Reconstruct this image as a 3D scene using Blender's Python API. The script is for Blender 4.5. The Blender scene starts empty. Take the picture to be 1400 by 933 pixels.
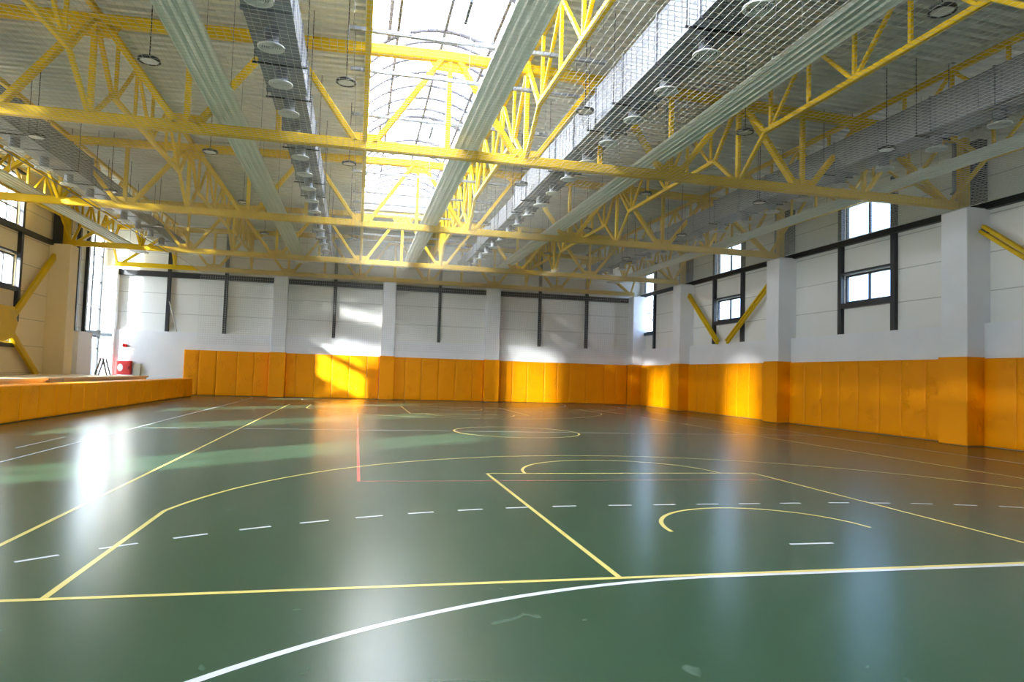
import bpy, math, random
from mathutils import Vector, Matrix, noise
random.seed(7)
C = bpy.context.scene.collection
PI = math.pi
XC = -2.6                      # ridge line of the roof
XR, XL, YB, YF = 13.1, -18.2, 36.0, -9.0
TY = [2.4, 11.4, 20.4, 29.4, 35.55]   # cross trusses
ORD = ['first', 'second', 'third', 'fourth', 'fifth', 'sixth', 'seventh', 'eighth', 'ninth', 'tenth', 'eleventh',
       'twelfth', 'thirteenth', 'fourteenth', 'fifteenth', 'sixteenth', 'seventeenth', 'eighteenth', 'nineteenth',
       'twentieth', 'twenty-first', 'twenty-second', 'twenty-third', 'twenty-fourth', 'twenty-fifth']

# ------------------------------------------------------------------ materials
def mat(name, col, rough=0.5, metal=0.0, spec=0.5):
    m = bpy.data.materials.new(name); m.use_nodes = True
    b = m.node_tree.nodes['Principled BSDF']
    b.inputs['Base Color'].default_value = (*col, 1)
    b.inputs['Roughness'].default_value = rough
    b.inputs['Metallic'].default_value = metal
    b.inputs['Specular IOR Level'].default_value = spec
    return m, m.node_tree, b

def vary(nt, b, c1, c2, scale=3.0, coord='Object', detail=4, stretch=(1, 1, 1), lo=.35, hi=.65):
    n = nt.nodes; l = nt.links
    tc = n.new('ShaderNodeTexCoord'); mp = n.new('ShaderNodeMapping'); mp.inputs['Scale'].default_value = stretch
    nz = n.new('ShaderNodeTexNoise'); nz.inputs['Scale'].default_value = scale; nz.inputs['Detail'].default_value = detail
    cr = n.new('ShaderNodeValToRGB')
    cr.color_ramp.elements[0].position = lo; cr.color_ramp.elements[1].position = hi
    cr.color_ramp.elements[0].color = (*c1, 1); cr.color_ramp.elements[1].color = (*c2, 1)
    l.new(tc.outputs[coord], mp.inputs['Vector']); l.new(mp.outputs['Vector'], nz.inputs['Vector'])
    l.new(nz.outputs['Fac'], cr.inputs['Fac']); l.new(cr.outputs['Color'], b.inputs['Base Color'])
    return tc, nz, cr

def bump(nt, b, src, strength=.2, dist=.01):
    bp = nt.nodes.new('ShaderNodeBump'); bp.inputs['Strength'].default_value = strength; bp.inputs['Distance'].default_value = dist
    nt.links.new(src, bp.inputs['Height']); nt.links.new(bp.outputs['Normal'], b.inputs['Normal'])

M = {}
def simple(key, col, rough=.5, metal=0., spec=.5, c2=None, scale=2.):
    m, nt, b = mat(key, col, rough, metal, spec)
    c2 = c2 or tuple(x * .9 for x in col)
    vary(nt, b, col, c2, scale)
    M[key] = m
    return m
simple('yellow_steel', (.72, .46, .006), .48, 0, .25, (.66, .42, .005), 1.5)
simple('white_paint', (.85, .86, .90), .6, 0, .3, (.81, .82, .86), .8)
simple('dark_frame', (.028, .030, .036), .45, 0, .5)
simple('galvanised', (.19, .205, .235), .45, .35, .5, (.24, .255, .285), 5.)
simple('duct_flange', (.20, .22, .23), .45, .6, .5)
simple('diffuser_white', (.60, .62, .60), .4, 0, .5)
simple('panel_white', (.74, .77, .72), .5, 0, .4, (.70, .74, .68), .6)
simple('net_white', (.62, .61, .54), .8, 0, .2)
simple('rail_grey', (.22, .23, .25), .4, .3, .5)
simple('lamp_dark', (.03, .03, .03), .4, .3, .5)
simple('lens', (.72, .72, .70), .3, 0, .5)
simple('arch_metal', (.10, .095, .115), .45, 0, .4)
simple('aluminium', (.55, .55, .56), .35, .8, .5)
simple('red_paint', (.70, .035, .03), .4, 0, .5)
simple('white_mark', (.85, .85, .83), .5)
simple('beige_box', (.55, .49, .38), .6)
simple('gallery', (.78, .62, .36), .55, 0, .3, (.72, .57, .33), 1.2)
simple('outside_ground', (.42, .42, .40), .9, 0, .1, (.30, .33, .26), .15)
simple('outside_wall', (.55, .53, .52), .9, 0, .1)
simple('bark', (.10, .08, .07), .9, 0, .1)
simple('cream_wall', (.84, .69, .40), .65, 0, .3, (.81, .66, .38), .9)
simple('canopy_grey', (.45, .50, .56), .4, .3, .5)
simple('black_rubber', (.012, .012, .012), .7)

# sandwich panel cladding with horizontal joints
def cladding(key, col):
    m, nt, b = mat(key, col, .55, 0, .35)
    n, l = nt.nodes, nt.links
    tc = n.new('ShaderNodeTexCoord'); sx = n.new('ShaderNodeSeparateXYZ'); l.new(tc.outputs['Object'], sx.inputs[0])
    a = n.new('ShaderNodeMath'); a.operation = 'ADD'; a.inputs[1].default_value = .02
    l.new(sx.outputs['Z'], a.inputs[0])
    md = n.new('ShaderNodeMath'); md.operation = 'MODULO'; md.inputs[1].default_value = 1.13; l.new(a.outputs[0], md.inputs[0])
    lt = n.new('ShaderNodeMath'); lt.operation = 'LESS_THAN'; lt.inputs[1].default_value = .03; l.new(md.outputs[0], lt.inputs[0])
    mx = n.new('ShaderNodeMix'); mx.data_type = 'RGBA'
    mx.inputs['A'].default_value = (*col, 1); mx.inputs['B'].default_value = (*[x * .62 for x in col], 1)
    l.new(lt.outputs[0], mx.inputs['Factor']); l.new(mx.outputs['Result'], b.inputs['Base Color'])
    wv = n.new('ShaderNodeTexWave'); wv.bands_direction = 'Z'; wv.inputs['Scale'].default_value = 6.0
    l.new(tc.outputs['Object'], wv.inputs['Vector']); bump(nt, b, wv.outputs['Fac'], .08, .004)
    M[key] = m
cladding('cladding', (.82, .82, .80))
cladding('cladding_cream', (.84, .69, .40))

# roof deck
m, nt, b = mat('roof_deck', (.60, .60, .55), .5, .15, .4)
vary(nt, b, (.72, .71, .66), (.64, .64, .60), .5); M['roof_deck'] = m

# vinyl pads
def vinyl():
    m, nt, b = mat('orange_vinyl', (.9, .33, .0), .46, 0, .14)
    n, l = nt.nodes, nt.links
    tc = n.new('ShaderNodeTexCoord'); oi = n.new('ShaderNodeObjectInfo')
    mul = n.new('ShaderNodeMath'); mul.operation = 'MULTIPLY'; mul.inputs[1].default_value = 40.
    l.new(oi.outputs['Random'], mul.inputs[0])
    n1 = n.new('ShaderNodeTexNoise'); n1.noise_dimensions = '4D'; n1.inputs['Scale'].default_value = 2.6; n1.inputs['Detail'].default_value = 3; n1.inputs['Distortion'].default_value = 1.6
    l.new(tc.outputs['Object'], n1.inputs['Vector']); l.new(mul.outputs[0], n1.inputs['W'])
    # ridged creases
    s = n.new('ShaderNodeMath'); s.operation = 'SUBTRACT'; s.inputs[1].default_value = .5; l.new(n1.outputs['Fac'], s.inputs[0])
    ab = n.new('ShaderNodeMath'); ab.operation = 'ABSOLUTE'; l.new(s.outputs[0], ab.inputs[0])
    mr = n.new('ShaderNodeMapRange'); mr.inputs['From Max'].default_value = .045; mr.inputs['To Min'].default_value = 1; mr.inputs['To Max'].default_value = 0
    l.new(ab.outputs[0], mr.inputs['Value'])
    n2 = n.new('ShaderNodeTexNoise'); n2.noise_dimensions = '4D'; n2.inputs['Scale'].default_value = 1.7
    l.new(tc.outputs['Object'], n2.inputs['Vector']); l.new(mul.outputs[0], n2.inputs['W'])
    mk = n.new('ShaderNodeMapRange'); mk.inputs['From Min'].default_value = .52; mk.inputs['From Max'].default_value = .66
    l.new(n2.outputs['Fac'], mk.inputs['Value'])
    pr = n.new('ShaderNodeMath'); pr.operation = 'MULTIPLY'; l.new(mr.outputs[0], pr.inputs[0]); l.new(mk.outputs[0], pr.inputs[1])
    bump(nt, b, pr.outputs[0], .9, .018)
    mx = n.new('ShaderNodeMix'); mx.data_type = 'RGBA'
    mx.inputs['A'].default_value = (.95, .335, .0, 1); mx.inputs['B'].default_value = (.90, .305, .0, 1)
    l.new(n2.outputs['Fac'], mx.inputs['Factor']); l.new(mx.outputs['Result'], b.inputs['Base Color'])
    M['orange_vinyl'] = m
vinyl()

# sports floor
def floor_mat(key, c1, c2, rough):
    m, nt, b = mat(key, c1, rough, 0, .31)
    n, l = nt.nodes, nt.links
    tc, nz, cr = vary(nt, b, c1, c2, .55, 'Object', 5, (1, 1, 1), .3, .7)
    # scuffs left by shoes
    vo = n.new('ShaderNodeTexNoise'); vo.inputs['Scale'].default_value = 3.3; vo.inputs['Detail'].default_value = 2.5; vo.inputs['Distortion'].default_value = .8
    l.new(tc.outputs['Object'], vo.inputs['Vector'])
    ms = n.new('ShaderNodeMapRange'); ms.inputs['From Min'].default_value = .69; ms.inputs['From Max'].default_value = .80; ms.inputs['To Max'].default_value = .22
    l.new(vo.outputs['Fac'], ms.inputs['Value'])
    mx = n.new('ShaderNodeMix'); mx.data_type = 'RGBA'; mx.inputs['B'].default_value = (.30, .36, .31, 1)
    l.new(cr.outputs['Color'], mx.inputs['A']); l.new(ms.outputs[0], mx.inputs['Factor'])
    l.new(mx.outputs['Result'], b.inputs['Base Color'])
    M[key] = m
FR = .25
floor_mat('floor_green', (.022, .055, .029), (.028, .063, .034), FR)
floor_mat('line_yellow', (.60, .49, .15), (.54, .44, .135), FR)
floor_mat('line_white', (.54, .55, .58), (.48, .49, .52), FR)
floor_mat('line_red', (.50, .10, .08), (.44, .10, .08), FR)

def glass(key, tint, gloss=.08):
    m = bpy.data.materials.new(key); m.use_nodes = True
    nt = m.node_tree; n, l = nt.nodes, nt.links
    n.remove(n['Principled BSDF'])
    tr = n.new('ShaderNodeBsdfTransparent'); tr.inputs['Color'].default_value = (*tint, 1)
    gl = n.new('ShaderNodeBsdfGlossy'); gl.inputs['Roughness'].default_value = .03
    mx = n.new('ShaderNodeMixShader'); mx.inputs['Fac'].default_value = gloss
    l.new(tr.outputs[0], mx.inputs[1]); l.new(gl.outputs[0], mx.inputs[2]); l.new(mx.outputs[0], n['Material Output'].inputs['Surface'])
    M[key] = m
glass('glass', (.88, .92, .95))
def translucent(key, ftrans, col):
    m = bpy.data.materials.new(key); m.use_nodes = True
    nt = m.node_tree; n, l = nt.nodes, nt.links
    n.remove(n['Principled BSDF'])
    tr = n.new('ShaderNodeBsdfTransparent'); tr.inputs['Color'].default_value = (*col, 1)
    tl = n.new('ShaderNodeBsdfTranslucent'); tl.inputs['Color'].default_value = (*col, 1)
    mx = n.new('ShaderNodeMixShader'); mx.inputs['Fac'].default_value = 1 - ftrans
    l.new(tr.outputs[0], mx.inputs[1]); l.new(tl.outputs[0], mx.inputs[2]); l.new(mx.outputs[0], n['Material Output'].inputs['Surface'])
    M[key] = m
translucent('clear_polycarbonate', .22, (.84, .89, .96))
translucent('polycarbonate', .04, (.86, .88, .92))

# ------------------------------------------------------------------ mesh builder
class MB:
    def __init__(s): s.v = []; s.f = []; s.mi = []; s.sm = []
    def add(s, vs, fs, mi=0, smooth=False):
        o = len(s.v); s.v += [tuple(p) for p in vs]
        for f in fs: s.f.append(tuple(i + o for i in f)); s.mi.append(mi); s.sm.append(smooth)
        return s
    def box(s, x0, x1, y0, y1, z0, z1, mi=0):
        v = [(x, y, z) for x in (x0, x1) for y in (y0, y1) for z in (z0, z1)]
        return s.add(v, [(0, 1, 3, 2), (4, 6, 7, 5), (0, 4, 5, 1), (2, 3, 7, 6), (0, 2, 6, 4), (1, 5, 7, 3)], mi)
    def cbox(s, x0, x1, y0, y1, z0, z1, c=.01, mi=0):      # box with chamfered edges
        import itertools
        pts = []; idx = {}
        lo = (x0, y0, z0); hi = (x1, y1, z1)
        for sg in itertools.product((0, 1), repeat=3):
            for ax in range(3):
                p = []
                for k in range(3):
                    e = hi[k] if sg[k] else lo[k]
                    if k != ax: e += (-c if sg[k] else c)
                    p.append(e)
                idx[(sg, ax)] = len(pts); pts.append(p)
        fs = []
        for ax in range(3):
            u, w = [k for k in range(3) if k != ax]
            for sd in (0, 1):
                q = []
                for a, bb in ((0, 0), (1, 0), (1, 1), (0, 1)):
                    g = [0, 0, 0]; g[ax] = sd; g[u] = a; g[w] = bb; q.append(idx[(tuple(g), ax)])
                fs.append(q)
            for a in (0, 1):
                for bb in (0, 1):
                    g0 = [0, 0, 0]; g0[u] = a; g0[w] = bb; g1 = list(g0); g1[ax] = 1
                    g0, g1 = tuple(g0), tuple(g1)
                    fs.append([idx[(g0, u)], idx[(g1, u)], idx[(g1, w)], idx[(g0, w)]])
        for sg in itertools.product((0, 1), repeat=3): fs.append([idx[(sg, k)] for k in range(3)])
        return s.add(pts, fs, mi)
    def bar(s, p, q, w, h, up=(0, 0, 1), c=.12, mi=0):     # rectangular hollow-section look, rounded corners
        p, q = Vector(p), Vector(q); d = (q - p).normalized(); up = Vector(up)
        if abs(d.dot(up)) > .98: up = Vector((1, 0, 0)) if abs(d.x) < .9 else Vector((0, 1, 0))
        r = d.cross(up).normalized(); u = r.cross(d).normalized()
        a, bq = w / 2, h / 2; k = min(w, h) * c
        sec = [(-a + k, -bq), (a - k, -bq), (a, -bq + k), (a, bq - k), (a - k, bq), (-a + k, bq), (-a, bq - k), (-a, -bq + k)]
        v = [o + r * x + u * y for o in (p, q) for x, y in sec]
        f = [(i, (i + 1) % 8, 8 + (i + 1) % 8, 8 + i) for i in range(8)] + [tuple(range(7, -1, -1)), tuple(range(8, 16))]
        return s.add(v, f, mi)
    def tube(s, pts, r, n=6, mi=0, closed=False, smooth=True):
        P = [Vector(p) for p in pts]; rings = []; m = len(P)
        for i, p in enumerate(P):
            if closed: d = P[(i + 1) % m] - P[i - 1]
            else: d = P[min(i + 1, m - 1)] - P[max(i - 1, 0)]
            d.normalize(); up = Vector((0, 0, 1)) if abs(d.z) < .95 else Vector((1, 0, 0))
            a = d.cross(up).normalized(); bq = a.cross(d)
            rings.append([p + a * (r * math.cos(2 * PI * k / n)) + bq * (r * math.sin(2 * PI * k / n)) for k in range(n)])
        v = [q for g in rings for q in g]; f = []
        for i in range(m if closed else m - 1):
            j = (i + 1) % m
            for k in range(n): f.append((i * n + k, i * n + (k + 1) % n, j * n + (k + 1) % n, j * n + k))
        if not closed: f += [tuple(range(n - 1, -1, -1)), tuple(range((m - 1) * n, m * n))]
        return s.add(v, f, mi, smooth)
    def lathe(s, prof, cx=0, cy=0, n=20, mi=0, smooth=True):   # prof: (r, z) list
        v = [(cx + r * math.cos(2 * PI * k / n), cy + r * math.sin(2 * PI * k / n), z) for r, z in prof for k in range(n)]
        f = [(i * n + k, i * n + (k + 1) % n, (i + 1) * n + (k + 1) % n, (i + 1) * n + k) for i in range(len(prof) - 1) for k in range(n)]
        return s.add(v, f, mi, smooth)
    def prism(s, poly, axis, a0, a1, mi=0):                # poly in the two other axes, extruded along axis
        def pt(u, w, a): return {0: (a, u, w), 1: (u, a, w), 2: (u, w, a)}[axis]
        n = len(poly)
        v = [pt(u, w, a) for a in (a0, a1) for u, w in poly]
        f = [tuple(range(n)), tuple(range(2 * n - 1, n - 1, -1))] + [(i, n + i, n + (i + 1) % n, (i + 1) % n) for i in range(n)]
        return s.add(v, f, mi)
    def mesh(s, name, mats, recalc=True):
        me = bpy.data.meshes.new(name); me.from_pydata(s.v, [], s.f)
        for m_ in (mats if isinstance(mats, (list, tuple)) else [mats]): me.materials.append(M[m_] if isinstance(m_, str) else m_)
        me.polygons.foreach_set('material_index', s.mi); me.polygons.foreach_set('use_smooth', s.sm)
        if recalc:
            import bmesh
            bm = bmesh.new(); bm.from_mesh(me); bmesh.ops.recalc_face_normals(bm, faces=bm.faces); bm.to_mesh(me); bm.free()
        me.update()
        return me
    def build(s, name, mats, parent=None, recalc=True):
        o = bpy.data.objects.new(name, s.mesh(name, mats, recalc)); C.objects.link(o)
        if parent:
            o.parent = parent; o.matrix_parent_inverse = Matrix.Translation(-parent.location) if not parent.rotation_euler.z else parent.matrix_basis.inverted()
        return o

def tag(o, label, cat=None, group=None, kind=None):
    o['label'] = label
    if cat: o['category'] = cat
    if group: o['group'] = group
    if kind: o['kind'] = kind
    return o
def thing(name, label, cat, loc=(0, 0, 0), group=None, kind=None):
    o = bpy.data.objects.new(name, None); o.empty_display_size = .1; C.objects.link(o); o.location = loc
    return tag(o, label, cat, group, kind)
def copy_tree(o, parent=None):
    c = o.copy(); C.objects.link(c)
    if parent is not None: c.parent = parent
    for ch in list(o.children): copy_tree(ch, c)
    return c

# ------------------------------------------------------------------ floor with its court markings
fl = MB()
fl.box(XL - .4, XR + .4, YF - .3, YB + .4, -.2, 0)
ZL = .0015
def q4(pts, mi, z=ZL): fl.add([(x, y, z) for x, y in pts], [(0, 1, 2, 3)], mi)
def hline(x0, x1, y, w, mi, z=ZL): q4([(x0, y - w / 2), (x1, y - w / 2), (x1, y + w / 2), (x0, y + w / 2)], mi, z)
def vline(x, y0, y1, w, mi, z=ZL): q4([(x - w / 2, y0), (x + w / 2, y0), (x + w / 2, y1), (x - w / 2, y1)], mi, z)
def arc(cx, cy, R, a0, a1, w, mi, n=64, z=ZL):
    for i in range(n):
        t0, t1 = math.radians(a0 + (a1 - a0) * i / n), math.radians(a0 + (a1 - a0) * (i + 1) / n)
        q4([(cx + (R - w / 2) * math.cos(t0), cy + (R - w / 2) * math.sin(t0)), (cx + (R + w / 2) * math.cos(t0), cy + (R + w / 2) * math.sin(t0)),
            (cx + (R + w / 2) * math.cos(t1), cy + (R + w / 2) * math.sin(t1)), (cx + (R - w / 2) * math.cos(t1), cy + (R - w / 2) * math.sin(t1))], mi, z)
Yl, Wl, Rl = 1, 2, 3
# red volleyball court under the others
vline(-4.475, 5, 23, .05, Rl, .0008)
hline(-4.5, 2.6, 5.02, .03, Rl, .0008)
# white handball court
for x in (-10, 10): vline(x, -6, 34, .05, Wl, .0012)
for y in (-6, 34): hline(-10, 10, y, .05, Wl, .0012)
hline(-10, 10, 14, .05, Wl, .0012)
for s_, g in ((1, -6.0), (-1, 34.0)):
    def ar(cx, R, a0, a1, w):
        arc(cx, g, R, a0 * s_, a1 * s_, w, Wl, 40, .0012)
    y6 = g + s_ * 5.92
    hline(-1.5, 1.5 + (6 if s_ > 0 else 0), y6, .06, Wl, .0012)
    ar(-1.5, 5.92, 90, 180, .06)
    if s_ < 0: ar(1.5, 5.92, 90, 0, .06)
    hline(-.25, .25, g + s_ * 6.87, .05, Wl, .0012)
    p = .612
    k = -2
    x = -1.5 + .12
    while x < 1.5: hline(x, x + .31, g + s_ * 8.98, .05, Wl, .0012); x += p
    dth = math.degrees(p / 8.98); dl = math.degrees(.31 / 8.98)
    t = 90 + 2.0
    while t < 172: arc(-1.5, g, 8.98, t * s_, (t + dl) * s_, .05, Wl, 3, .0012); t += dth
    t = 90 - 2.0
    while t > 8: arc(1.5, g, 8.98, t * s_, (t - dl) * s_, .05, Wl, 3, .0012); t -= dth
hline(-10.66, -10.62, 10.2, 2.2, Wl, .0012)
# yellow basketball court
for x in (-7.525, 7.525): vline(x, -.05, 28.05, .05, Yl)
for y in (-.025, 28.025): hline(-7.55, 7.55, y, .055, Yl)
arc(0, 14, 1.8, 0, 360, .05, Yl, 80)
for s_, g in ((1, 0.), (-1, 28.)):
    for x in (-2.425, 2.425): vline(x, min(g, g + s_ * 5.8), max(g, g + s_ * 5.8), .05, Yl)
    hline(-2.45, 2.45, g + s_ * 5.775, .06, Yl)
    arc(0, g + s_ * 5.775, 1.775, 0, 180 * s_, .05, Yl)
    arc(0, g + s_ * 1.5, 1.225, 0, 180 * s_, .05, Yl)
    for x in (-6.575, 6.575): vline(x, min(g, g + s_ * 2.99), max(g, g + s_ * 2.99), .05, Yl)
    th = math.degrees(math.asin((2.99 - 1.575) / 6.725))
    arc(0, g + s_ * 1.575, 6.725, th * s_, (180 - th) * s_, .05, Yl, 90)
fo = fl.build('floor', ['floor_green', 'line_yellow', 'line_white', 'line_red'], recalc=False)
tag(fo, 'glossy green sports hall floor with yellow, white and red court lines', 'floor', kind='structure')

# ------------------------------------------------------------------ walls
def wall_grid(mb, axis, p0, p1, a0, a1, z0, z1, holes, mi=0):
    """slab between p0..p1 across 'axis' (0: wall in YZ, 1: wall in XZ) with rectangular holes (a0,a1,z0,z1)"""
    A = sorted({a0, a1, *[h[0] for h in holes], *[h[1] for h in holes]}); Z = sorted({z0, z1, *[h[2] for h in holes], *[h[3] for h in holes]})
    A = [a for a in A if a0 <= a <= a1]; Z = [z for z in Z if z0 <= z <= z1]
    for i in range(len(A) - 1):
        for j in range(len(Z) - 1):
            ca, cz = (A[i] + A[i + 1]) / 2, (Z[j] + Z[j + 1]) / 2
            if any(h[0] < ca < h[1] and h[2] < cz < h[3] for h in holes): continue
            if axis == 0: mb.box(p0, p1, A[i], A[i + 1], Z[j], Z[j + 1], mi)
            else: mb.box(A[i], A[i + 1], p0, p1, Z[j], Z[j + 1], mi)
ZT = 9.95
# window openings: (y0, y1, z0, z1)
RWIN = []
for cy in (6.9, 15.86, 25.3):
    RWIN += [(cy - 1.2, cy + 1.2, 4.72, 5.78), (cy - 1.2, cy + 1.2, 7.1, 8.45)]
RWIN.append((34.05, 35.75, 4.62, 8.4))
LWIN = []
for cy in (-2.1, 6.9, 15.9): LWIN.append((cy - 1.25, cy + 1.25, 1.2, 9.2))  # full height openings added out of view to let the sun beams in
for cy in (24.75,):
    LWIN += [(cy - 1.25, cy + 1.25, 4.62, 5.9), (cy - 1.25, cy + 1.25, 7.1, 9.2), (cy - 1.25, cy + 1.25, 2.35, 3.15)]
LTALL = (33.35, 35.75, .05, 8.6)

w = MB(); wall_grid(w, 0, XR + .22, XR + .4, YF, YB + .4, 3.5, ZT, RWIN)
w.box(XR, XR + .4, YF, YB + .4, 0, 3.55, 1)
tag(w.build('wall_right', ['cladding', 'white_paint']), 'right wall of pale cladding panels above a white dado', 'wall', kind='structure')
w = MB(); wall_grid(w, 0, XL - .25, XL, YF, 31.6, 0, ZT, LWIN, 1); wall_grid(w, 0, XL - .25, XL, 31.6, YB + .4, 0, ZT, [LTALL])
wl = w.build('wall_left', ['cladding', 'cladding_cream'])
tag(wl, 'cream left wall with stacked windows and a tall glazed corner', 'wall', kind='structure')
w = MB(); w.box(XL - .25, XR + .4, YB + .22, YB + .4, 0, ZT + .8)
w.box(-16.3, XR, YB, YB + .3, 0, 3.5, 1)
w.box(XL, -16.3, YB, YB + .3, 0, 3.5, 1)
tag(w.build('wall_back', ['cladding', 'white_paint']), 'back wall of pale panels above a white dado and orange pads', 'wall', kind='structure')
w = MB(); w.box(XL - .25, XR + .4, YF - .3, YF, 0, ZT + .8)
tag(w.build('wall_front', ['cladding']), 'plain panel wall behind the viewpoint', 'wall', kind='structure')

# ceiling deck: ribbed sheets on the two slopes, open along the skylight
def roof_z(x): return 9.88 - .028 * abs(x - XC)
SK0, SK1, SKY0, SKY1 = XC - 2.0, XC + 2.0, -6.0, 29.2
def deck(mb, x0, x1, y0, y1):
    per = .30; prof = []
    y = y0
    while y < y1 - 1e-6:
        for dy, dz in ((0, 0), (.13, 0), (.15, .10), (.28, .10)):
            if y + dy < y1: prof.append((y + dy, dz))
        y += per
    prof.append((y1, 0))
    za, zb = roof_z(x0), roof_z(x1); t = .06
    v = []
    for yy, dz in prof: v += [(x0, yy, za + dz), (x1, yy, zb + dz)]
    n = len(prof); f = [(2 * i, 2 * i + 1, 2 * i + 3, 2 * i + 2) for i in range(n - 1)]
    mb.add(v, f)
    mb.box(min(x0, x1), max(x0, x1), y0, y1, max(za, zb) + .12, max(za, zb) + .2)
w = MB()
deck(w, XL - .3, SK0 - .02, YF - .2, YB + .4); deck(w, SK1 + .02, XR + .4, YF - .2, YB + .4)
deck(w, SK0 - .02, SK1 + .02, YF - .2, SKY0); deck(w, SK0 - .02, SK1 + .02, SKY1, YB + .4)
tag(w.build('ceiling', ['roof_deck'], recalc=False), 'ribbed grey metal roof deck sloping down either side of the skylight', 'ceiling', kind='structure')

# dado ledges, dark rails and mullions (trim)
tn = [0]
def trim(mb, mats, label):
    tn[0] += 1
    return tag(mb.build('trim_%d' % tn[0], mats), label, 'trim', kind='structure')
t = MB(); t.box(XR + .06, XR + .24, YF, 35.9, 6.9, 7.1)
trim(t, 'dark_frame', 'dark steel rail running the length of the right wall')
t = MB(); t.box(XL + .0, XL + .16, YF, 31.5, 6.85, 7.05)
trim(t, 'dark_frame', 'dark steel rail running along the cream left wall')
t = MB(); t.box(-17.8, 12.4, YB + .02, YB + .24, 6.55, 6.85)
trim(t, 'dark_frame', 'dark steel rail along the back wall under the truss')
names = {-15.0: 'leftmost', -12.0: 'left of the first back column', -5.98: 'between the first and second back columns', .2: 'between the second and third back columns',
         6.5: 'first right of the third back column', 9.6: 'rightmost, near the corner'}
for x, nm in names.items():
    t = MB(); t.box(x - .09, x + .09, YB + .06, YB + .24, 3.48, ZT)
    trim(t, 'dark_frame', 'dark upright on the back wall, ' + nm)
for cy, nm in ((6.9, 'nearest'), (15.86, 'second'), (25.3, 'third')):
    for s_, sd in ((-1, 'near'), (1, 'far')):
        y = cy + s_ * 1.32
        t = MB(); t.box(XR + .08, XR + .25, y - .1, y + .1, 3.5, 8.9)
        trim(t, 'dark_frame', 'dark upright on the %s side of the %s right window stack' % (sd, nm))
t = MB(); t.box(XR + .08, XR + .25, 33.8, 33.98, 3.5, 8.9)
trim(t, 'dark_frame', 'dark upright beside the corner window of the right wall')
for cy, nm in ((15.9, 'added glazed'), (24.75, 'stacked')):
    for s_, sd in ((-1, 'near'), (1, 'far')):
        y = cy + s_ * 1.36
        t = MB(); t.box(XL + .0, XL + .15, y - .1, y + .1, 3.2, 8.9)
        trim(t, 'dark_frame', 'dark upright on the %s side of the %s left windows' % (sd, nm))
for y, nm in ((32.0, 'first'), (33.2, 'second')):
    t = MB(); t.box(XL + .0, XL + .16, y - .11, y + .11, 3.15, 8.9)
    trim(t, 'dark_frame', 'dark upright before the tall glazing, %s from the column' % nm)
t = MB(); t.box(XL, XL + .5, 31.4, 33.2, 0, 3.15)
trim(t, 'white_paint', 'white low wall beside the tall glazed corner')

# windows
wn = [0]
def window(axisx, y0, y1, z0, z1, label, nv=1, hz=(), inward=1, fw=.07, sill=True):
    wn[0] += 1
    e = thing('window_%d' % wn[0], label, 'window', (axisx, (y0 + y1) / 2, z0), kind='structure')
    d0, d1 = axisx - .05, axisx + .05
    m_ = MB()
    m_.box(d0, d1, y0 - .02, y0 + fw, z0 - .02, z1 + .02); m_.box(d0, d1, y1 - fw, y1 + .02, z0 - .02, z1 + .02)
    m_.box(d0, d1, y0 + fw, y1 - fw, z0 - .02, z0 + fw); m_.box(d0, d1, y0 + fw, y1 - fw, z1 - fw, z1 + .02)
    m_.build('window_frame', 'dark_frame', e)
    for k in range(nv):
        y = y0 + (y1 - y0) * (k + 1) / (nv + 1)
        MB().box(d0 + .01, d1 - .01, y - .035, y + .035, z0 + fw, z1 - fw).build('mullion', 'dark_frame', e)
    for z in hz:
        MB().box(d0 + .012, d1 - .012, y0 + fw, y1 - fw, z - .025, z + .025).build('transom', 'dark_frame', e)
    if sill:
        xi = axisx - inward * .02
        a, b_ = sorted((xi, xi + inward * .26))
        m2 = MB(); m2.box(a, b_, y0 - .12, y1 + .12, z0 - .19, z0 - .02); m2.build('window_sill', 'dark_frame', e)
        m2 = MB(); m2.box(a, b_, y0 - .12, y1 + .12, z1 + .02, z1 + .10); m2.build('lintel_bar', 'dark_frame', e)
    MB().box(axisx - .008, axisx + .008, y0 + fw - .01, y1 - fw + .01, z0 + fw - .01, z1 - fw + .01).build('pane', 'glass', e)
    return e
for k, (y0, y1, z0, z1) in enumerate(RWIN[:-1]):
    window(XR + .31, y0, y1, z0, z1, '%s window in the %s stack of the right wall' % ('upper' if k % 2 else 'lower', ['nearest', 'second', 'third'][k // 2]), 1, (), -1)
y0, y1, z0, z1 = RWIN[-1]
window(XR + .31, y0, y1, z0, z1, 'tall narrow window of the right wall beside the far corner', 0, (5.85, 7.05), -1)
for k, (y0, y1, z0, z1) in enumerate(LWIN):
    if k < 3: window(XL - .12, y0, y1, z0, z1, 'unseen full height glazing added to let sun into the %s left bay' % ORD[k], 1, (2.8, 4.4, 6.0, 7.6), 1)
    else: window(XL - .12, y0, y1, z0, z1, '%s window in the stack of the cream left wall' % ['middle', 'upper', 'lowest'][k - 3], 2 if k < 5 else 1, (7.8,) if k == 4 else (), 1)
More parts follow.
